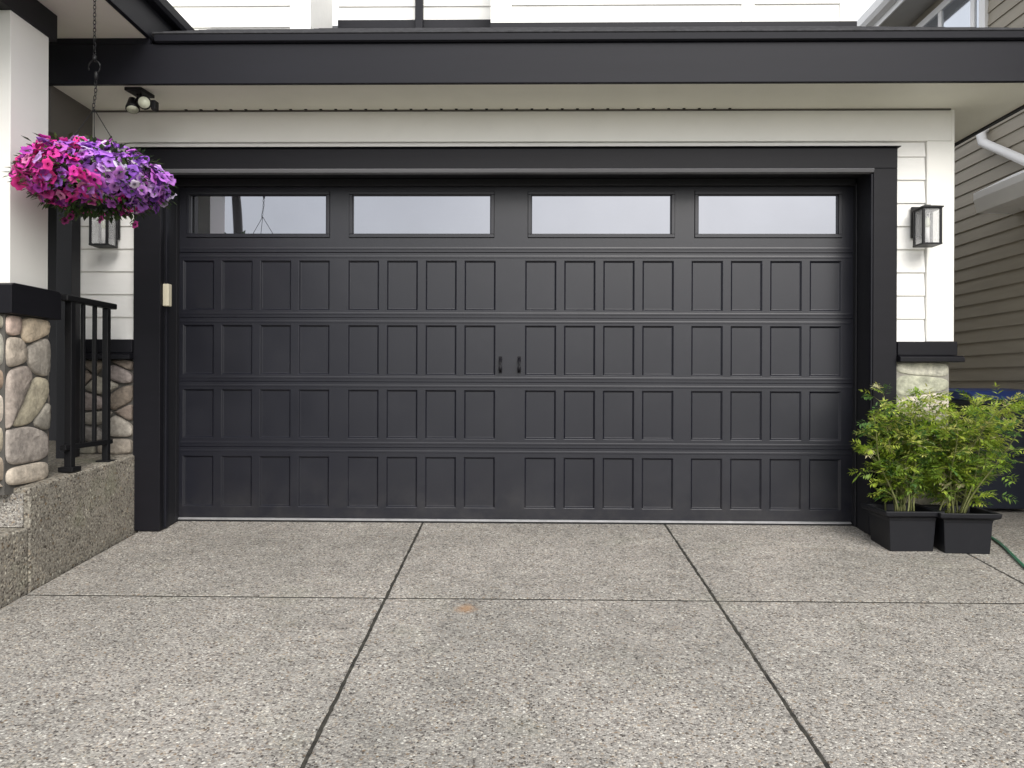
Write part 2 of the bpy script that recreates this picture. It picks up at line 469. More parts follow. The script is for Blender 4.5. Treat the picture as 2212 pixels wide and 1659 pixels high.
ms.build('mortar', paint('pale_mortar', (.30, .285, .25), .95, .15, scale=20, grain=70, bstr=.8), H)

# garage door trim
tr = MB(); tr.box(TOL, TIL, -.0, WY+.01, gz(0)+.008, TI-.0005)
tr.build('door_trim', M['black'], H, .004)
tr = MB(); tr.box(TIR, TOR, -.0, WY+.01, gz(0)+.008, TI-.0005)
tr.build('door_trim', M['black'], H, .004)
tr = MB(); tr.box(TOL, TOR, -.0, WY+.01, TI+.0005, TT)
tr.prism([(-.022, TT+.001), (WY, TT+.001), (WY, TT+.016), (-.004, TT+.008), (-.022, TT+.006)], 'x', TOL-.015, TOR+.015)
tr.build('door_trim', M['black'], H, .004)
# jambs and head
jm = MB()
jm.box(TIL-.02, TIL+.0, WY+.012, DY+.1, gz(0)+.01, TI+.02)
jm.box(TIR-.0, TIR+.02, WY+.012, DY+.1, gz(0)+.01, TI+.02)
jm.box(TIL+.001, TIR-.001, WY+.012, DY+.1, TI+.001, TI+.02)
jm.build('door_jamb', M['jamb'], H)
# weather-seal moulding just inside the trim; sky light on the head strip is painted in
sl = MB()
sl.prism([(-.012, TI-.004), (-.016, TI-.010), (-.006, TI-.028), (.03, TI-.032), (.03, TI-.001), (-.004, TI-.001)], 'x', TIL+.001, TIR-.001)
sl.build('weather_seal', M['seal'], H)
sl = MB()
sl.box(TIR-.014, TIR-.001, .004, .03, gz(0)+.02, TI-.035)
sl.build('weather_seal', M['fascia'], H, .003)
sl = MB(); sl.box(TIL+.001, TIL+.016, .06, .10, gz(0)+.02, TI-.035); sl.build('weather_seal', M['fascia'], H, .003)
# door stops in front of the door
DXL = at(384, 800, DY).x; DXR = at(1842, 800, DY).x; DT = at(1100, 404, DY).z
sp = MB()
sp.box(TIL+.002, DXL, DY-.045, DY+.05, .004, TI-.036)
sp.box(DXR, TIR-.002, DY-.045, DY+.05, .004, TI-.036)
sp.box(DXL+.001, DXR-.001, DY-.045, DY+.05, DT, TI-.002)
sp.build('door_stop', M['jamb'], H, .004)

# ------------------------------------------------------------------ garage door
GD = empty('garage_door', (0, 0, 0), 0, H)
zr = lambda y: at(1106, y, DY).z
rows = [(563, 671), (703, 811), (843, 949), (988, 1098)]
seam = [546, 687, 826, 968, 1122]
gx0 = [at(x, 800, DY).x for x in (395, 751, 1133.5, 1493)]
pitch = .2815; pw = .226
door_l, door_r = DXL-.03, DXR+.03
FY = DY
def face_with_panels(mb, x0, x1, z0, z1, panels):
    """flat face at FY with sunk panels (px0,px1,pz0,pz1) in one row"""
    panels = sorted(panels)
    if not panels: return
    pz0, pz1 = panels[0][2], panels[0][3]
    e = .0022
    vs = []; fs = []
    def q(a, b_, c, d, y=FY):
        o = len(vs); vs.extend([(a, y, c), (b_, y, c), (b_, y, d), (a, y, d)]); fs.append((o, o+1, o+2, o+3))
    q(x0, x1, z0+e, pz0); q(x0, x1, pz1, z1-e)
    xs = [x0]
    for p in panels: xs += [p[0], p[1]]
    xs.append(x1)
    for i in range(0, len(xs), 2): q(xs[i], xs[i+1], pz0, pz1)
    # tongue and groove: bevelled edges to the next section
    for (zz, sg) in ((z0, 1), (z1, -1)):
        o = len(vs); vs.extend([(x0, FY, zz+sg*e), (x1, FY, zz+sg*e), (x1, FY+.005, zz), (x0, FY+.005, zz)]); fs.append((o, o+1, o+2, o+3))
    for p in panels:
        a, b_, c, d = p[:4]
        rings = [(0, 0), (.002, .001), (.012, .0125), (.014, .013)]
        R_ = []
        for ins, dep in rings:
            o = len(vs); vs.extend([(a+ins, FY+dep, c+ins), (b_-ins, FY+dep, c+ins), (b_-ins, FY+dep, d-ins), (a+ins, FY+dep, d-ins)]); R_.append(o)
        for r1, r2 in zip(R_, R_[1:]):
            for t in range(4): fs.append((r1+t, r1+(t+1) % 4, r2+(t+1) % 4, r2+t))
        o = R_[-1]; fs.append((o, o+1, o+2, o+3))
    mb.add(vs, fs)
for r in range(4):
    mb = MB()
    z1, z0 = zr(seam[r]), zr(seam[r+1])
    P = [(g0+pitch*k, g0+pitch*k+pw, zr(rows[r][1]), zr(rows[r][0])) for g0 in gx0 for k in range(4)]
    face_with_panels(mb, door_l, door_r, z0, z1, P)
    mb.build('door_section', M['door'], GD, fix=False)
# horizontal ribs pressed on the rails between panel rows
rb = MB()
for yy in seam[:-1]:
    z = zr(yy)
    for dz in (.030, -.030):
        rb.prism([(FY-.0005, z+dz-.010), (FY-.0014, z+dz-.006), (FY-.0014, z+dz+.004), (FY-.0005, z+dz+.010)], 'x', DXL+.01, DXR-.01)
rb.build('door_rail_rib', M['door'], GD)
# window section
wins = [(403, 713), (754, 1068), (1140, 1458), (1500, 1819)]
wz0, wz1 = zr(514), zr(413)
mb = MB(); W = [(at(a, 460, DY).x, at(b_, 460, DY).x) for a, b_ in wins]
zt = zr(398); zb = zr(seam[0])
vs = []; fs = []
def q(a, b_, c, d):
    mb.add([(a, FY, c), (b_, FY, c), (b_, FY, d), (a, FY, d)], [(0, 1, 2, 3)])
q(door_l, door_r, zb+.004, wz0); q(door_l, door_r, wz1, zt)
mb.add([(door_l, FY, zb+.004), (door_r, FY, zb+.004), (door_r, FY+.01, zb), (door_l, FY+.01, zb)], [(0, 1, 2, 3)])
xs = [door_l]+[x for w in W for x in w]+[door_r]
for i in range(0, len(xs), 2): q(xs[i], xs[i+1], wz0, wz1)
for a, b_ in W:     # reveal
    y2 = FY+.035
    mb.add([(a, FY, wz0), (b_, FY, wz0), (b_, FY, wz1), (a, FY, wz1), (a, y2, wz0), (b_, y2, wz0), (b_, y2, wz1), (a, y2, wz1)],
           [(0, 1, 5, 4), (1, 2, 6, 5), (2, 3, 7, 6), (3, 0, 4, 7)])
mb.build('door_section', M['door'], GD, fix=False)
for a, b_ in W:
    fr = MB(); t = .024
    for (w0, w1, y0, y1) in ((0, t, -.010, .012), (t*.9, t*1.25, .001, .016)):
        x0, x1, z0, z1 = a+.002+w0, b_-.002-w0, wz0+.002+w0, wz1-.002-w0; d = w1-w0
        y0 += FY; y1 += FY
        fr.box(x0, x1, y0, y1, z0, z0+d); fr.box(x0, x1, y0, y1, z1-d, z1)
        fr.box(x0, x0+d, y0+.0004, y1, z0+d, z1-d); fr.box(x1-d, x1, y0+.0004, y1, z0+d, z1-d)
    wf = fr.build('window_frame', M['door'], GD, .003)
    pn = MB(); pn.box(a+.01, b_-.01, FY+.013, FY+.019, wz0+.01, wz1-.01)
    pn.build('window_pane', M['pane'], GD)
# door backing
bk = MB(); bk.box(door_l, door_r, FY+.037, FY+.05, .0, zt+.05); bk.build('door_backing', M['jamb'], GD)
# bottom strip and rubber seal
zb0 = zr(1122)
bs = MB(); bs.prism([(FY-.012, zb0-.014), (FY+.02, zb0-.014), (FY+.02, zb0-.001), (FY-.002, zb0-.001), (FY-.012, zb0-.009)], 'x', DXL+.01, DXR-.01)
bs.build('bottom_strip', M['alu'], GD)
bs = MB(); bs.box(door_l, door_r, FY-.004, FY+.03, .000, zb0-.0145); bs.build('bottom_seal', M['rubber'], GD)
# pull handles
for px in (1081, 1121.5):
    p = at(px, 788, DY); h = MB()
    h.box(p.x-.012, p.x+.012, FY-.005, FY, p.z+.030, p.z+.060)
    h.box(p.x-.012, p.x+.012, FY-.005, FY, p.z-.060, p.z-.030)
    h.tube([(p.x, FY-.004, p.z+.045), (p.x, FY-.030, p.z+.042), (p.x, FY-.036, p.z+.02), (p.x, FY-.036, p.z-.02), (p.x, FY-.030, p.z-.042), (p.x, FY-.004, p.z-.045)],
           [.009, .009, .011, .012, .010, .009], 8)
    h.build('handle', M['black'], GD)

# ------------------------------------------------------------------ eaves
EX = 3.33
fa = MB(); fa.box(-3.36, EX+.03, -.47, -.44, ZS-.012, ZE)
fa.build('fascia', M['fascia'], H, .004)
gt = MB(); gt.prism([(-.44, ZE+.001), (-.485, ZE+.001), (-.497, ZE+.008), (-.50, ZE+.045), (-.492, ZE+.05), (-.44, ZE+.05)], 'x', -2.31, EX+.05)
gt.build('gutter', M['fascia'], H)
fa = MB(); fa.box(EX, EX+.03, -.438, 9, ZS-.012, ZE); fa.build('fascia', M['jamb'], H)
so = MB(); so.box(-3.0, EX-.001, -.438, 9, ZS, ZS+.02)
so.build('soffit', M['soffit'], H)
# dark quarter-round where soffit meets the wall, with small vent slots
vt = MB()
x = at(400, 232, 0).x
while x < at(1600, 232, 0).x:
    vt = MB(); vt.box(x, x+.018, -.012, .004, ZS-.004, ZS-.0005); x += .1035; vt.build('soffit_vent', M['hole'], H)
vt = MB(); vt.box(XL+.01, XR-.01, .006, .0175, ZS-.010, ZS-.001); vt.build('soffit_moulding', M['taupe'], H)
# main lower roof, hipped at the right
ez = ZE+.052; sl_ = .5
rf = MB()
rx = EX+.05
top = 3.0
rf.add([(-2.33, -.50, ez), (rx, -.50, ez), (rx-top, -.50+top, ez+top*sl_), (-2.33, -.50+top, ez+top*sl_),
        (-2.33, -.48, ez-.012), (rx, -.48, ez-.012)], [(0, 1, 2, 3), (0, 4, 5, 1)])
rf.add([(rx, -.50, ez), (rx, 9, ez), (rx-top, 9, ez+top*sl_), (rx-top, -.50+top, ez+top*sl_)], [(0, 1, 2, 3)])
# shingle courses
for k in range(9):
    y = -.50+k*.13; z = ez+k*.13*sl_+.002
    rf.prism([(y, z), (y+.14, z+.07), (y+.14, z+.074), (y-.001, z+.008)], 'x', -2.32, rx-k*.13-.01)
rf.build('roof', M['shingle'], H, fix=False)
# upper storey walls
def wallbox(x0, x1, y, name='upper_wall'):
    mb = MB(); z0 = ez+(y+.5)*sl_-.3
    lap(mb, x0, x1, z0, 5.4, y, .158); mb.box(x0, x1, y+.012, y+.6, z0, 5.4)
    return mb.build(name, M['siding'], H)
YA, YB, YC = CAMY+5.40, CAMY+6.2, CAMY+5.75
xa1 = at(672, 50, YA).x
wallbox(-3.4, xa1, YA)
wallbox(xa1+.003, at(1062, 50, YC).x, YB)
xc0, xc1 = at(1060, 50, YC).x, at(1845, 50, YC).x
wallbox(xc0+.002, xc1, YC)
CB = [(at(628, 50, YA).x, xa1+.002, YA),(xc0, at(1105, 50, YC).x, YC),(at(1600, 50, YC).x, at(1628, 50, YC).x, YC),(at(1812, 50, YC).x, xc1+.002, YC)]
for a, b_, y in CB:
    ct = MB(); ct.box(a, b_, y-.022, y-.002, 3.4, 5.4); ct.build('corner_board', M['siding_trim'], H, .002)
ct = MB(); ct.box(xa1+.004, xc0-.002, YB-.045, YB-.017, ez+(YB+.5)*sl_-.02, ez+(YB+.5)*sl_+.045); ct.build('flashing', M['fascia'], H); ct = MB(); ct.box(xc0, xc1, YC-.05, YC-.023, ez+(YC+.5)*sl_-.02, ez+(YC+.5)*sl_+.02)
ct.build('flashing', M['fascia'], H)
# dark downpipe
pd = at(906, 0, YB-.08); zt_ = pd.z
zb_ = at(906, 68, YB-.08).z
dp = MB()
dp.box(pd.x-.032, pd.x+.032, pd.y-.03, pd.y+.025, zb_, 5.4)
dp.prism([(pd.x-.032, zb_+.0), (pd.x+.032, zb_+.0), (pd.x+.10, zb_-.035), (pd.x+.16, zb_-.05), (pd.x+.15, zb_-.09), (pd.x+.02, zb_-.085), (pd.x-.03, zb_-.05)], 'y', pd.y-.03, pd.y+.025)
dp.build('downpipe', M['fascia'], H, .006)

# left porch roof: fascia running towards the viewer, soffit and beam
PZ = at(330, 86, -.44).z
PXF = at(330, 86, -.44).x
pf = MB(); pf.box(PXF-.03, PXF, -2.15, YA-.03, PZ, PZ+.274); pf.build('porch_fascia', M['fascia'], H, .004)
pf = MB(); pf.prism([(PXF+.001, PZ+.2005), (PXF+.05, PZ+.2005), (PXF+.065, PZ+.22), (PXF+.07, PZ+.27), (PXF+.001, PZ+.27)], 'y', -2.15, YA-.03); pf.build('porch_gutter', M['fascia'], H)
pf = MB(); pf.box(-7, PXF-.031, -2.15, .9, PZ, PZ+.02); pf.build('porch_soffit', M['soffit'], H)
pf = MB(); pf.box(-6.9, PXF-.004, -.466, -.44, ZE+.001, PZ-.001); pf.build('fascia', M['fascia'], H)
pf = MB(); pf.box(-7, PXF+.02, -2.15, -.3, PZ+.275, PZ+.30); pf.build('porch_roof', M['shingle'], H)
COLX = at(105, 300, CAMY+4.25).x; CYF, CYB = CAMY+3.93, CAMY+4.25
bz = atX(25, 22, COLX).z
pb = MB(); pb.box(COLX-.34, COLX+.012, -2.1, CYB+.06, bz, bz+.155); pb.build('porch_beam', M['jamb'], H, .004)
pb = MB(); pb.box(COLX-.30, COLX-.03, -2.1, CYB+.05, bz+.156, PZ-.001); pb.build('porch_frieze', M['soffit'], H)
# taupe beam and entry alcove beyond
ab = MB(); ab.box(-7, -3.0, -.436, 1.2, ZS-.30, ZS+.02); ab.build('entry_beam', M['taupe'], H, .004)
ab = MB(); ab.box(-3.4, -3.001, -.4385, -.437, ZS-.013, ZS-.30); 
ab = MB(); ab.box(-7, XL, 1.2, 1.35, .3, 3.2); ab.box(XL-.02, XL-.001, .06, 1.2, .4, ZS-.31); ab.build('entry_wall', M['taupe'], H)
ab = MB(); ab.box(-4.9, -3.95, 1.16, 1.199, .5, 2.6); ab.box(-4.75, -4.1, 1.14, 1.159, .6, 1.2); ab.box(-4.75, -4.1, 1.14, 1.159, 1.35, 2.4); ab.build('front_door', M['jamb'], H, .004)
pp = MB(); 
p0 = at(121, 700, CAMY+4.9).x; p1 = at(154, 700, CAMY+4.9).x
pp.box(p0, p1, CAMY+4.9, CAMY+4.9+(p1-p0), .49, ZS-.302)
pp.build('porch_post', M['jamb'], H, .004)
# white column on stone pier
PC = empty('porch_column', (0, 0, 0), 0, H)
capz1 = atX(21, 612, COLX).z; capz0 = capz1-.165
c1 = MB(); c1.box(COLX-.31, COLX, CYF, CYB, capz1+.001, bz-.001); c1.build('column_shaft', M['siding_trim'], PC, .004)
c1 = MB()
c1.box(COLX-.30, COLX-.07, CYF-.012, CYF-.0005, capz1+.02, bz-.02)
c1.build('column_panel', M['siding_trim'], PC, .003)
c1 = MB(); c1.prism([(CYF-.05, capz0), (CYB+.055, capz0), (CYB+.055, capz1-.012), (CYB+.03, capz1), (CYF-.02, capz1), (CYF-.05, capz1-.012)], 'x', COLX-.37, COLX+.045)
c1.build('column_cap', M['black'], PC, .004)
c1 = MB(); SPX = COLX-.01
c1.box(SPX-.33, SPX, CYF-.02, CYB+.02, .40, capz0-.001); c1.build('pier_core', M['mortar'], PC)
c1 = MB()
stones(c1, .36, capz0-.44, lambda u, v, d: (SPX-.003+d, CYF-.02+u, .44+v), 9, 26, PALW, .004, .024, 1.15)
stones(c1, .33, capz0-.44, lambda u, v, d: (SPX-.33+u, CYF-.017-d, .44+v), 12, 24, PALW, .007, .035, 1.15)
stones(c1, .33, capz0-.44, lambda u, v, d: (SPX-.33+u, CYB+.017+d, .44+v), 12, 25, PALW, .007, .035, 1.15)
c1.build('stone_pier', M['stone'], PC)

# ------------------------------------------------------------------ porch platform and steps
PX = at(290, 1060, 0).x
PS = tag(empty('porch_steps', (PX, -1.0, 0)), 'raised exposed aggregate concrete porch with steps left of the garage door', 'steps')
PS_inv = Vector((-PX, 1.0, 0))
def off(mb, d): mb.v = [(v[0]+d[0], v[1]+d[1], v[2]+d[2]) for v in mb.v]; return mb
ye = CAMY+3.98
side = MB(); xl = -6.5
side.add([(xl, ye, -.6), (PX, ye, -.6), (PX, .055, -.6), (xl, .055, -.6), (xl, ye, .43), (PX, ye, .43), (PX, .055, .51), (xl, .055, .51)],
         [(0, 3, 2, 1), (4, 5, 6, 7), (0, 1, 5, 4), (1, 2, 6, 5), (2, 3, 7, 6), (3, 0, 4, 7)])
side.box(xl, XL-.02, .056, 1.2, -.1, .51)
off(side, PS_inv).build('platform', M['porch'], PS, .012, 3)
tp = MB(); tp.add([(xl, ye+.03, .4365), (PX-.03, ye+.03, .4365), (PX-.03, .04, .514), (xl, .04, .514)], [(0, 1, 2, 3)])
stp = MB(); stp.box(xl, PX-.002, ye-.36, ye-.003, -.6, .215); off(stp, PS_inv).build('step', M['porch'], PS, .014, 3)
stp = MB(); stp.box(xl, PX-.002, ye-.72, ye-.363, -.6, .01); off(stp, PS_inv).build('step', M['porch'], PS, .014, 3)
rsr = MB(); rsr.box(xl, PX-.03, ye-.012, ye-.001, .217, .40); off(rsr, PS_inv).build('riser', M['drive'], PS, .003)

# ------------------------------------------------------------------ railing
RX = -2.75
RL = tag(empty('porch_railing', (RX, CAMY+4.65, .49)), 'short black metal railing with thin balusters at the porch edge', 'railing')
o_ = Vector((-RX, -(CAMY+4.65), -.49))
def rail(name, mb, bev=.003): return off(mb, o_).build(name, M['iron'], RL, bev)
mb = MB(); mb.box(RX-.028, RX+.028, CAMY+4.36, CAMY+4.9, 1.492, 1.530); rail('top_rail', mb, .008)
mb = MB(); mb.box(RX-.018, RX+.018, CAMY+4.36, CAMY+4.87, .60, .63); rail('bottom_rail', mb)
for dd in (4.56, 4.685):
    mb = MB(); mb.box(RX-.011, RX+.011, CAMY+dd-.011, CAMY+dd+.011, .63, 1.492); rail('baluster', mb)
for dd, w in ((4.43, .022), (4.82, .019)):
    mb = MB(); mb.box(RX-w, RX+w, CAMY+dd-w, CAMY+dd+w, .485, 1.492); mb.box(RX-.045, RX+.045, CAMY+dd-.045, CAMY+dd+.045, .468+.0, .486+.01); rail('rail_post', mb)

# ------------------------------------------------------------------ lanterns
def lantern(loc, label):
    L = tag(empty('wall_lantern', loc), label, 'wall lamp', 'black lanterns beside the garage door')
    m_ = MB(); m_.box(-.058, .058, -.022, 0, -.105, .105); m_.box(-.045, .045, -.03, -.021, -.09, .09); m_.build('backplate', M['iron'], L, .004)
    m_ = MB(); m_.prism([(-.03, .045), (-.03, .085), (-.05, .098), (-.115, .098), (-.115, .084), (-.06, .078)], 'x', -.02, .02); m_.build('arm', M['iron'], L, .003)
    cy = -.108; hw = .056
    f = MB(); zt, zb = .060, -.165
    for sx in (-1, 1):
        for sy in (-1, 1):
            f.box(sx*hw-.0075, sx*hw+.0075, cy+sy*hw-.0075, cy+sy*hw+.0075, zb, zt)
    for (z0, z1) in ((zb-.012, zb), (zt, zt+.006)):
        f.box(-hw-.0085, hw+.0085, cy-hw-.0085, cy+hw+.0085, z0, z1)
    f.build('lantern_frame', M['iron'], L, .0015)
    f = MB(); a, b_ = hw+.014, .035
    f.add([(-a, cy-a, .0665), (a, cy-a, .0665), (a, cy+a, .0665), (-a, cy+a, .0665), (-a, cy-a, .075), (a, cy-a, .075), (a, cy+a, .075), (-a, cy+a, .075),
           (-b_, cy-b_, .086), (b_, cy-b_, .086), (b_, cy+b_, .086), (-b_, cy+b_, .086)],
          [(0, 3, 2, 1), (0, 1, 5, 4), (1, 2, 6, 5), (2, 3, 7, 6), (3, 0, 4, 7), (4, 5, 9, 8), (5, 6, 10, 9), (6, 7, 11, 10), (7, 4, 8, 11), (8, 9, 10, 11)])
    f.build('lantern_cap', M['iron'], L)
    f = MB(); t = .0025
    for s in (-1, 1):
        f.box(s*hw-t, s*hw+t, cy-hw+.007, cy+hw-.007, zb+.001, zt-.001)
        f.box(-hw+.007, hw-.007, cy+s*hw-t, cy+s*hw+t, zb+.001, zt-.001)
    f.build('glass_pane', M['lglass'], L)
    f = MB(); f.tube([(0, cy, zb), (0, cy, -.055)], .012, 12); f.build('candle_sleeve', M['candle'], L)
    f = MB(); f.lathe([(.010, -.0545), (.015, -.04), (.017, -.02), (.012, .005), (.003, .02)], 12, 0, cy, 0); f.build('bulb', M['lens'], L)
    return L
pr = at(1984, 482, 0); 
L1 = lantern((at(2008, 480, -.108).x, .026, at(2004, 486, 0).z+.02), 'black box lantern on white siding right of the garage door')
L2 = copy_tree(L1); L2.location = (at(219, 480, -.108).x, .026, L1.location.z-.01); L2['label'] = 'black box lantern on the wall below the hanging flower basket'

# flood light under the eave
fl_p = at(297, 184, CAMY+4.71)
FL = tag(empty('security_light', (fl_p.x, fl_p.y+.02, ZS)), 'black twin head security floodlight mounted under the garage eave', 'floodlight')
m_ = MB(); m_.prism([(-.06, -.07), (.05, -.07), (.068, .07), (-.042, .07)], 'z', -.022, -.001); m_.build('mounting_plate', M['iron'], FL, .004)
m_ = MB(); m_.tube([(-.01, 0, -.02), (-.01, 0, -.05), (-.035, .0, -.075)], .009, 8); m_.tube([(.01, 0, -.02), (.012, 0, -.045), (.035, -.005, -.07)], .009, 8); m_.build('arm', M['iron'], FL)
def head(x, y, z, rot, lens):
    mt = Euler(rot).to_matrix()
    h = MB(); h.lathe([(.012, .075), (.022, .07), (.03, .04), (.043, .0), (.043, -.01)], 16, x, y, z, mt); o = h.build('lamp_head', M['iron'], FL)
    g_ = MB(); g_.lathe([(.036, -.0105), (.036, -.014)], 16, x, y, z, mt); g_.build('lens', M['lens'], o)
head(.052, -.03, -.088, (R(-78), 0, R(12)), True)
head(-.042, .0, -.11, (R(-18), R(-12), 0), True)
m_ = MB(); m_.box(.085, .115, -.02, .03, -.125, -.065); m_.build('sensor', M['iron'], FL, .004)

# keypad
kp = at(352, 640, .03)
K = MB(); K.box(0, .043, -.03, .02, 0, .155); k_ = K.build('entry_keypad', M['cream'], None, .006)
k_.location = (TIL+.001, .058, at(352, 661, .03).z)
tag(k_, 'small cream box fixed to the left jamb of the garage door', 'keypad')

# ------------------------------------------------------------------ hanging basket
BD = 4.04; BC = at(203, 398, CAMY+BD)
HB = tag(empty('hanging_basket', (BC.x, BC.y, BC.z-.17)), 'hanging basket overflowing with pink and purple petunias left of the garage', 'hanging basket')
rng = random.Random(11)
def flower(mb, p, nrm, r, col, throat):
    nrm = nrm.normalized(); a = nrm.cross(Vector((rng.random()-.5, rng.random()-.5, rng.random()-.5))).normalized(); b2 = nrm.cross(a)
    vs = [p-nrm*r*.55]; cols = [throat]
    n = 15
    ph = rng.random()*6
    for ring, (rr, dz) in enumerate(((.22, -.25), (.6, -.02), (1.0, .0))):
        for k in range(n):
            w = 2*PI*k/n
            lob = (.74+.26*abs(math.cos(2.5*w+.3))) if ring == 2 else 1
            ruff = (rng.uniform(-.16, .16)+.12*math.sin(5*w+ph)) if ring == 2 else 0
            q_ = p+(a*math.cos(w)+b2*math.sin(w))*r*rr*lob+nrm*r*(dz+ruff-(.16 if ring == 2 else 0))
            vs.append(q_); cols.append(throat if ring == 0 else tuple(c*(.93 if ring == 1 else 1.08) for c in col))
    fs = [(0, 1+k, 1+(k+1) % n) for k in range(n)]
    for rg in range(2):
        o = 1+rg*n
        fs += [(o+k, o+(k+1) % n, o+n+(k+1) % n, o+n+k) for k in range(n)]
    o = len(mb.v); mb.v += [tuple(v) for v in vs]; mb.f += [tuple(i+o for i in f) for f in fs]; mb.sm += [True]*len(fs); mb.c += cols; mb.col = True
def leaf(mb, p, d, nrm, ln, wd, col, fold=.15):
    d = d.normalized(); s_ = d.cross(nrm)
    if s_.length < .01: s_ = d.cross(Vector((1, 0, 0)))
    s_.normalize(); up = s_.cross(d)
    vs = [p, p+d*ln*.45+s_*wd/2+up*wd*fold, p+d*ln, p+d*ln*.45-s_*wd/2+up*wd*fold, p+d*ln*.5]
    mb.add(vs, [(0, 1, 4), (1, 2, 4), (2, 3, 4), (3, 0, 4)], col)
pink, violet, fol = MB(), MB(), MB()
EXR, EZU, EZD = .358, .225, .150
def surf(th, ph, k=1.0):
    zz = math.sin(ph); rr = math.cos(ph)
    lump = 1+.07*math.sin(3*th+1)+.05*math.sin(7*th+4*ph)
    return Vector((rr*math.cos(th)*EXR*lump, rr*math.sin(th)*.36*lump, zz*(EZU if zz > 0 else EZD)))*k
for i in range(640):
    th = rng.uniform(0, 2*PI); ph = math.asin(rng.uniform(-.92, .98))
    kk = rng.uniform(.86, 1.04)
    p = surf(th, ph, kk)
    nrm = Vector((p.x/EXR**2, p.y/.36**2, p.z/.2**2)).normalized()
    nrm = (nrm+Vector((rng.uniform(-.75, .75), rng.uniform(-.6, .6), rng.uniform(-.5, .6)))).normalized()
    t = p.x/EXR+.25*(p.z/EZU)+rng.uniform(-.40, .40)
    r = rng.uniform(.028, .042)
    pv = math.sin(p.x*17+2)*math.cos(p.z*21+1)*.25
    if t+pv < .14:
        col = rng.choice([(.92, .04, .44), (.85, .06, .48), (.70, .05, .46), (.92, .09, .50), (.60, .07, .50), (.88, .28, .58), (.50, .06, .50), (.92, .05, .36)])
        flower(pink, p, nrm, r, jcol(rng, col, .2), tuple(c*.7 for c in col))
    else:
        col = rng.choice([(.52, .18, .76), (.44, .15, .70), (.64, .25, .80), (.36, .11, .64), (.70, .40, .86), (.62, .15, .70)])
        if rng.random() < .10: col = (.85, .75, .92)
        flower(violet, p, nrm, r, jcol(rng, col, .2), tuple(c*.55 for c in col))
for i in range(2300):
    th = rng.uniform(0, 2*PI); ph = math.asin(rng.uniform(-1, .95)); p = surf(th, ph, rng.uniform(.6, 1.04))
    d = (p.normalized()+Vector((rng.uniform(-.6, .6), rng.uniform(-.6, .6), rng.uniform(-.9, .3)))).normalized()
    leaf(fol, p, d, Vector((0, 0, 1)), rng.uniform(.03, .06), rng.uniform(.015, .028), jcol(rng, rng.choice([(.05, .09, .025), (.07, .12, .03), (.03, .06, .02)]), .25))
for i in range(6):   # trailing shoots under the basket
    th = rng.uniform(0, 2*PI); p = Vector((math.cos(th)*rng.uniform(.05, .3), math.sin(th)*rng.uniform(.05, .2), -.15))
    q_ = p.copy()
    for k in range(rng.randint(2, 5)):
        q_ = q_+Vector((rng.uniform(-.012, .012), rng.uniform(-.012, .012), -.014))
        leaf(fol, q_, Vector((rng.uniform(-1, 1), rng.uniform(-1, 1), -.6)), Vector((0, 0, 1)), .035, .016, jcol(rng, (.06, .10, .03), .3))
    if rng.random() < .6: flower(pink, q_, Vector((rng.uniform(-.6, .6), -1, .2)), .025, (.34, .03, .18), (.15, .01, .08))
up = Vector((0, 0, .17))
for mb, nm, mm in ((pink, 'pink_petunias', M['petal']), (violet, 'purple_petunias', M['petal']), (fol, 'foliage', M['leaf'])):
    off(mb, up); mb.build(nm, mm, HB, fix=False)
m_ = MB(); m_.lathe([(.06, .03), (.10, .05), (.14, .11), (.17, .20), (.175, .205), (.165, .21)], 24); m_.build('planter', M['pot'], HB)
# hanger
zh = at(205, 150, BC.y).z-HB.location.z; zr0 = .36; ztop = PZ-HB.location.z
m_ = MB()
for a in (0, 2.1, 4.2):
    m_.tube([(.19*math.cos(a), .19*math.sin(a), .2), (.1*math.cos(a), .1*math.sin(a), .42), (0, 0, zh-.22)], .0025, 5)
m_.build('hanger_wires', M['iron'], HB)
m_ = MB(); 
z = zh-.22; k = 0
while z < zh-.06:
    n = 10; cx_ = .008*math.sin(z*20)
    pts = [(cx_+.007*math.cos(2*PI*t/n)*(1 if k % 2 else 0), .007*math.cos(2*PI*t/n)*(0 if k % 2 else 1), z+.013*math.sin(2*PI*t/n)) for t in range(n+1)]
    m_.tube(pts, .0022, 5); z += .021; k += 1
m_.build('chain', M['iron'], HB); m_ = MB()
z = zh+.07
while z < ztop-.005:
    n = 10
    pts = [(.007*math.cos(2*PI*t/n)*(1 if k % 2 else 0), .007*math.cos(2*PI*t/n)*(0 if k % 2 else 1), z+.013*math.sin(2*PI*t/n)) for t in range(n+1)]
    m_.tube(pts, .0022, 5); z += .021; k += 1
m_.build('chain', M['iron'], HB)
m_ = MB(); n = 14
m_.tube([(.033*math.cos(t), 0, zh+.012+.036*math.sin(t)) for t in [PI*1.15-PI*1.55*i/n for i in range(n+1)]], .004, 8)
m_.tube([(0, 0, zh+.045), (0, 0, zh+.075)], .010, 8)
m_.lathe([(.003, -.06), (.008, -.05), (.010, -.035), (.009, -.02), (.004, -.01)], 12, .01, 0, zh-.0)
m_.build('swivel_hook', M['iron'], HB)

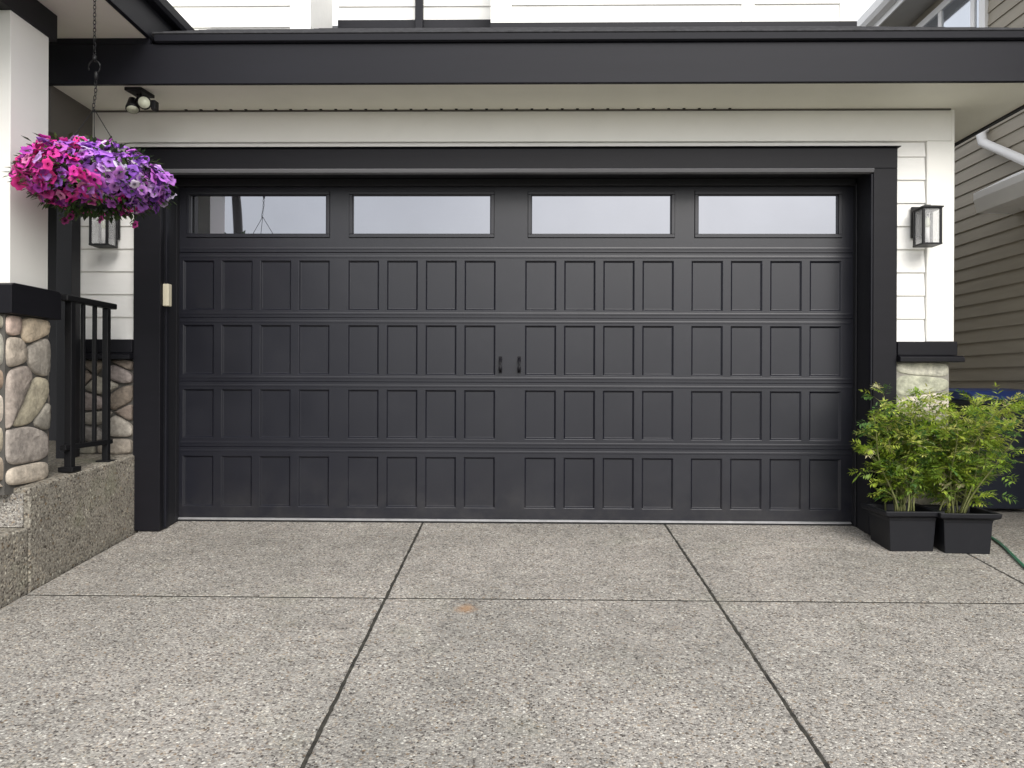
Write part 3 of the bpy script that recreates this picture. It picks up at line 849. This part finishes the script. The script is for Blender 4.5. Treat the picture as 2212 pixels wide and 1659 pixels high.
# ------------------------------------------------------------------ potted shrubs
def pot_mesh(P):
    a, b_, h = .168, .138, .262
    def ring(s, z): return [(-s, -s*.92, z), (s, -s*.92, z), (s, s*.92, z), (-s, s*.92, z)]
    m_ = MB(); vs = ring(b_, 0)+ring(a-.018, h-.045)+ring(a-.012, h-.045)+ring(a+.016, h-.03)+ring(a+.020, h)+ring(a-.004, h)+ring(a-.02, h-.07)
    fs = [(3, 2, 1, 0)]
    for r_ in range(6):
        for k in range(4): fs.append((r_*4+k, r_*4+(k+1) % 4, (r_+1)*4+(k+1) % 4, (r_+1)*4+k))
    m_.add(vs, fs); o = m_.build('pot', M['pot'], P, .010, 3, fix=False)
    m_ = MB(); rg = random.Random(2); n = 10; s = a-.022
    vs = [(-s+2*s*i/n, (-s+2*s*j_/n)*.92, h-.06+rg.uniform(-.008, .012)) for j_ in range(n+1) for i in range(n+1)]
    m_.add(vs, [(j_*(n+1)+i, j_*(n+1)+i+1, (j_+1)*(n+1)+i+1, (j_+1)*(n+1)+i) for j_ in range(n) for i in range(n)], None, True)
    m_.build('soil', M['soil'], P)
def shrub(loc, rz, label, seed, height, lean, spread, nst):
    P = tag(empty('potted_shrub', loc, rz), label, 'potted plant', 'green shrubs in black square pots')
    pot_mesh(P)
    rg = random.Random(seed)
    stems, lv = MB(), MB()
    pal = [(.20, .31, .04), (.32, .44, .05), (.44, .53, .08), (.10, .20, .05), (.26, .38, .06), (.58, .60, .18), (.07, .15, .06)]
    def pinnate(p, d, ln, shade):
        """compound leaf: rachis with paired narrow leaflets"""
        npair = rg.randint(3, 5)
        sd = d.cross(Vector((0, 0, 1)))
        if sd.length < .05: sd = Vector((1, 0, 0))
        sd.normalize()
        sd = (Matrix.Rotation(rg.uniform(-1, 1), 3, d) @ sd)
        c0 = rg.choice(pal[:5]) if shade < .6 else rg.choice(pal[1:6])
        if rg.random() < .04: c0 = (.55, .52, .30)
        q_ = p.copy(); dd = d.copy()
        ends = [p]
        for k in range(npair):
            dd = (dd+Vector((0, 0, -.10))).normalized(); q_ = q_+dd*ln/npair; ends.append(q_.copy())
            for s in (-1, 1):
                ld = (dd*.6+sd*s+Vector((0, 0, rg.uniform(-.3, .15)))).normalized()
                L_ = rg.uniform(.030, .056)*(1-.25*k/npair)
                leaf(lv, q_, ld, Vector((rg.uniform(-.4, .4), rg.uniform(-.4, .4), 1)), L_, L_*rg.uniform(.28, .42), jcol(rg, c0, .2))
        leaf(lv, q_, dd, Vector((rg.uniform(-.3, .3), 0, 1)), .036, .012, jcol(rg, c0, .2))
    for s in range(nst):
        a = rg.uniform(0, 2*PI); r0 = rg.uniform(.0, .11)
        p = Vector((r0*math.cos(a), r0*math.sin(a), .22))
        H_ = height*rg.uniform(.62, 1.0)*(1 if rg.random() > .12 else 1.1)
        tgt = Vector((math.cos(a)*spread*rg.uniform(.15, 1.0)+lean, math.sin(a)*spread*rg.uniform(.1, .9), 1)).normalized()
        kk_ = rg.uniform(.1, 1.0); tgt = Vector((math.cos(a)*spread*kk_+lean, math.sin(a)*spread*kk_*.9, H_*(1-.22*kk_)))
        n = 12; pts = []; base = p.copy()
        w1, w2 = rg.uniform(0, 6), rg.uniform(0, 6)
        for k in range(n+1):
            t = k/n
            pts.append(base+Vector((tgt.x*t**1.25+.018*math.sin(w1+t*7), tgt.y*t**1.25+.018*math.sin(w2+t*6), tgt.z*t)))
        stems.tube(pts, [.0055*(1-.75*k/n)+.001 for k in range(n+1)], 5)
        for k in range(2, n+1):
            t = k/n
            nb = 1 if t < .3 else 2
            for q2 in range(nb):
                az = rg.uniform(0, 2*PI); el = rg.uniform(-.1, .8)
                d = Vector((math.cos(az)*math.cos(el), math.sin(az)*math.cos(el), math.sin(el)))
                tw = rg.uniform(.05, .15)*(1.15-.5*t)
                e = pts[k]+d*tw+Vector((0, 0, .01))
                stems.tube([pts[k], pts[k]+d*tw*.5+Vector((0, 0, .008)), e], [.002, .0016, .001], 4)
                for m2 in range(2):
                    f_ = rg.uniform(.25, 1)
                    dd = (d+Vector((rg.uniform(-.8, .8), rg.uniform(-.8, .8), rg.uniform(-.4, .5)))).normalized()
                    pinnate(pts[k].lerp(e, f_), dd, rg.uniform(.05, .09), t)
                pinnate(e, d, rg.uniform(.05, .08), t)
        pinnate(pts[-1], Vector((rg.uniform(-.4, .4), rg.uniform(-.4, .4), 1)).normalized(), .07, 1)
    stems.build('stems', M['bark'], P, fix=False); lv.build('foliage', M['leaf'], P, fix=False)
    return P
d1 = 4.74; Y1 = CAMY+d1+.15
X1 = at(1966, 1188, CAMY+d1).x+.02
shrub((X1, Y1, gz(Y1)-.012+0.0), R(1), 'leafy shrub in a black square pot nearest the garage door', 33, .87, .02, .27, 14)
Y2 = CAMY+4.70+.15; X2 = at(2090, 1195, CAMY+4.70).x+.02
shrub((X2, Y2, gz(Y2)-.012), R(-3), 'leafy shrub in a black square pot farther right by the green hose', 48, .87, .16, .36, 17)

# ------------------------------------------------------------------ hose
hs = MB()
pts = []
for (px, py) in ((2130, 1150), (2146, 1160), (2163, 1172), (2180, 1188), (2197, 1205), (2215, 1222), (2250, 1250), (2300, 1275)):
    d = 2392/(py-683.0)
    Y = CAMY+d; X = at(px, py, Y).x
    pts.append((X, Y, gz(Y)+.011))
pts2 = []
for i in range(len(pts)-1):
    for t in (0, .33, .66): pts2.append(Vector(pts[i]).lerp(Vector(pts[i+1]), t))
hs.tube(pts2, .009, 8)
tag(hs.build('garden_hose', M['hose']), 'thin green garden hose running over the driveway beside the pots', 'hose')

# ------------------------------------------------------------------ bin
BX, BY = 3.52, CAMY+5.85
RB = tag(empty('recycling_bin', (BX+.29, BY+.33, 0), R(0)), 'dark wheeled bin with blue lid behind the potted shrubs', 'bin')
m_ = MB()
def rr(sx, sy, z): return [(-sx, -sy, z), (sx, -sy, z), (sx, sy, z), (-sx, sy, z)]
vs = rr(.22, .25, .03)+rr(.27, .30, .86)+rr(.285, .315, .86)+rr(.285, .315, .89)
m_.add(vs, [(3, 2, 1, 0)]+[(r_*4+k, r_*4+(k+1) % 4, (r_+1)*4+(k+1) % 4, (r_+1)*4+k) for r_ in range(3) for k in range(4)]+[(12, 13, 14, 15)])
m_.box(-.12, .12, -.292, -.27, .45, .62)
m_.build('body', M['bin'], RB, .015, 3)
m_ = MB(); m_.prism([(-.335, .892), (-.335, .925), (-.25, .965), (.20, .985), (.33, .95), (.33, .892)], 'x', -.298, .298); m_.build('lid', M['blue'], RB, .02, 3)
for s in (-1, 1):
    m_ = MB(); m_.tube([(s*.20, .27, .10), (s*.25, .27, .10)], .10, 20); m_.build('wheel', M['rubber'], RB)
m_ = MB(); m_.tube([(-.22, .34, .90), (-.22, .38, .92), (.22, .38, .92), (.22, .34, .90)], .014, 8); m_.build('handle', M['bin'], RB)

# ------------------------------------------------------------------ neighbour house
NX = 4.2
NH = tag(empty('neighbour_house', (NX, 2, 0)), 'taupe lap sided neighbouring house with white gutters across the side yard', 'house')
no = Vector((-NX, -2, 0))
nz = atX(1939, 80, NX).z
m_ = MB(); lap(m_, -2.0, 7.5, .10, nz, NX, .119, .016, 'y'); m_.box(NX+.013, NX+5, -2.0, 7.5, .0, nz); off(m_, no).build('wall', M['nsiding'], NH)
m_ = MB(); m_.box(NX-.012, NX+.012, -2, 7.5, -.05, .10); off(m_, no).build('foundation', M['mortar'], NH)
m_ = MB(); m_.box(NX-.34, NX+.01, -2.3, 7.8, nz, nz+.02); off(m_, no).build('soffit', paint('grey_soffit', (.42, .41, .39), .6), NH)
m_ = MB(); m_.box(NX-.36, NX-.341, -2.3, 7.8, nz-.02, nz+.16); off(m_, no).build('fascia', M['white_metal'], NH, .003)
m_ = MB(); m_.prism([(NX-.362, nz+.04), (NX-.43, nz+.05), (NX-.46, nz+.09), (NX-.47, nz+.17), (NX-.362, nz+.17)], 'y', -2.3, 7.8); off(m_, no).build('gutter', M['white_metal'], NH)
m_ = MB(); m_.prism([(NX-.46, nz+.18), (NX+3, nz+1.8), (NX+3, nz+1.75), (NX-.42, nz+.172)], 'y', -2.3, 7.8); off(m_, no).build('roof', M['shingle'], NH)
# window under the eave
wy0, wy1 = atX(2137, 60, NX).y, atX(1972, 70, NX).y
wz_0, wz_1 = 3.75, nz-.10
WN = empty('window', (0, 0, 0), 0, NH); 
m_ = MB(); fx0, fx1 = NX-.04, NX-.005; t = .07
m_.box(fx0, fx1, wy0, wy0+.09, wz_0, wz_1); m_.box(fx0, fx1, wy1-t, wy1, wz_0, wz_1)
m_.box(fx0, fx1, wy0+.09, wy1-t, wz_1-t, wz_1); m_.box(fx0-.02, fx1, wy0-.03, wy1+.03, wz_0-.06, wz_0-.001)
yq = [atX(2108, 60, NX).y, atX(2037, 60, NX).y]
for y_ in yq: m_.box(fx0+.004, fx1, y_-.03, y_+.03, wz_0, wz_1-t)
off(m_, no).build('window_frame', M['white_metal'], WN, .003)
m_ = MB(); m_.box(NX-.022, NX-.018, wy0+.05, wy1-.04, wz_0, wz_1-.03); off(m_, no).build('window_pane', M['npane'], WN)
# downspout offset and low pent roof with white gutter
e0 = atX(2119, 281, NX-.07); e1 = atX(2123, 308, NX-.07); e2 = atX(2215, 348, NX-.07)
m_ = MB(); m_.tube([e0+Vector((.07, 0, .02)), e0+Vector((.02, 0, .0)), e0+Vector((0, 0, -.04)), e1, e1+(e2-e1)*.06, e2, e2+(e2-e1)*.4], .040, 8)
off(m_, no).build('downspout', M['white_metal'], NH, 0)
gx = NX-.34
g0 = atX(2110, 418, gx); g1 = atX(2113, 460, gx)
m_ = MB(); m_.prism([(gx, g1.z), (gx+.10, g1.z), (gx+.10, g0.z), (gx-.03, g0.z), (gx-.03, g0.z-.06)], 'y', -1.5, g0.y); off(m_, no).build('lower_gutter', M['white_metal'], NH, .003)
m_ = MB(); m_.add([(gx-.01, -1.5, g0.z+.006), (gx-.01, g0.y+.02, g0.z+.006), (NX-.02, g0.y+.02, g0.z+.17), (NX-.02, -1.5, g0.z+.17)], [(0, 1, 2, 3)])
m_.prism([(gx+.101, g1.z), (NX-.017, g1.z), (NX-.017, g0.z+.15), (gx+.101, g0.z+.04)], 'y', -1.49, g0.y); off(m_, no).build('lower_roof', M['white_metal'], NH)

# ------------------------------------------------------------------ street pole (seen mirrored in the first garage window)
dm = 25.0; T_ = DY-CAMY
pxm = at(531, 460, DY); k_r = (pxm.x)/(T_)
UPX = k_r*(T_+T_+12.0); UPY = CAMY-12.0
m_ = MB(); UPZ = gz(-9)-.1
m_.tube([(.0, 0, -.2), (-.55, 0, 4.5), (-1.0, 0, 9.5)], [.17, .15, .12], 14)
UP = tag(empty('utility_pole', (UPX+.5, UPY, UPZ)), 'dark leaning utility pole mirrored in the leftmost garage door window', 'pole')
m_.build('pole_shaft', M['wood'], UP)
m_ = MB(); m_.box(-1.9, .1, -.05, .05, 8.4, 8.52); m_.build('crossarm', M['wood'], UP)

# ------------------------------------------------------------------ dark hedge added out of view to darken the door's left reflections
hd = MB(); core = MB(); rg = random.Random(77)
core.box(-6.2, -3.75, -9.5, -4.3, -1.0, 2.75)
for i in range(9000):
    f_ = rg.random()
    if f_ < .5: p = Vector((-3.72+rg.uniform(-.12, .10), rg.uniform(-9.6, -4.2), rg.uniform(-1.0, 2.9)))
    elif f_ < .75: p = Vector((rg.uniform(-6.3, -3.7), -4.28+rg.uniform(-.1, .12), rg.uniform(-.5, 2.9)))
    else: p = Vector((rg.uniform(-6.3, -3.7), rg.uniform(-9.6, -4.2), 2.78+rg.uniform(-.08, .2)))
    p.x += .12*math.sin(p.y*3.1); 
    leaf(hd, p, Vector((rg.uniform(-1, 1), rg.uniform(-1, 1), rg.uniform(-.2, 1))), Vector((rg.uniform(-1, 1), 1, 0)), .14, .07, jcol(rg, (.030, .055, .022), .3))
HG = tag(empty('added_dark_hedge', (-5.0, -6.9, -.9)), 'dark evergreen hedge added out of view to darken the garage door reflections', 'hedge')
for mb, nm, mm in ((hd, 'foliage', M['leaf']), (core, 'blocker_core', M['soil'])):
    off(mb, (5.0, 6.9, .9)); mb.build(nm, mm, HG, fix=False)

# ------------------------------------------------------------------ light
w = bpy.data.worlds.new('World'); S.world = w; w.use_nodes = True
nt = w.node_tree; bg = nt.nodes['Background']
sky = nt.nodes.new('ShaderNodeTexSky'); sky.sky_type = 'NISHITA'; sky.sun_disc = False
EL, AZ = R(38), R(16)       # sun behind the viewer, a little to the right
sky.sun_elevation = EL; sky.sun_rotation = R(180)-AZ
sky.air_density = 1.3; sky.dust_density = 4.0; sky.ozone_density = 1.0
hs_ = nt.nodes.new('ShaderNodeHueSaturation'); hs_.inputs['Saturation'].default_value = .35
nt.links.new(sky.outputs[0], hs_.inputs['Color']); cl = nt.nodes.new('ShaderNodeTexNoise'); cl.inputs['Scale'].default_value = 1.6; cl.inputs['Detail'].default_value = 6
tc = nt.nodes.new('ShaderNodeTexCoord'); nt.links.new(tc.outputs['Generated'], cl.inputs['Vector'])
cc = ramp(nt, cl.outputs['Fac'], [(.3, (6.0, 6.2, 6.6)), (.7, (8.4, 8.4, 8.5))])
mx = mixc(nt, hs_.outputs[0], cc, .72); nt.links.new(mx, bg.inputs['Color'])
bg.inputs['Strength'].default_value = .13
sun = bpy.data.objects.new('sun', bpy.data.lights.new('sun', 'SUN')); C.objects.link(sun)
sun.data.energy = 1.5; sun.data.angle = R(38); sun.data.color = (1, .97, .93)
sd = Vector((math.sin(AZ)*math.cos(EL), -math.cos(AZ)*math.cos(EL), math.sin(EL)))    # towards the sun
sun.rotation_euler = sd.to_track_quat('Z', 'Y').to_euler()
sun.location = sd*30
S.view_settings.view_transform = 'Standard'; S.view_settings.look = 'None'
S.view_settings.exposure = .80; S.view_settings.gamma = 1
S.render.engine = 'CYCLES'
S.render.resolution_x = 1024; S.render.resolution_y = 768
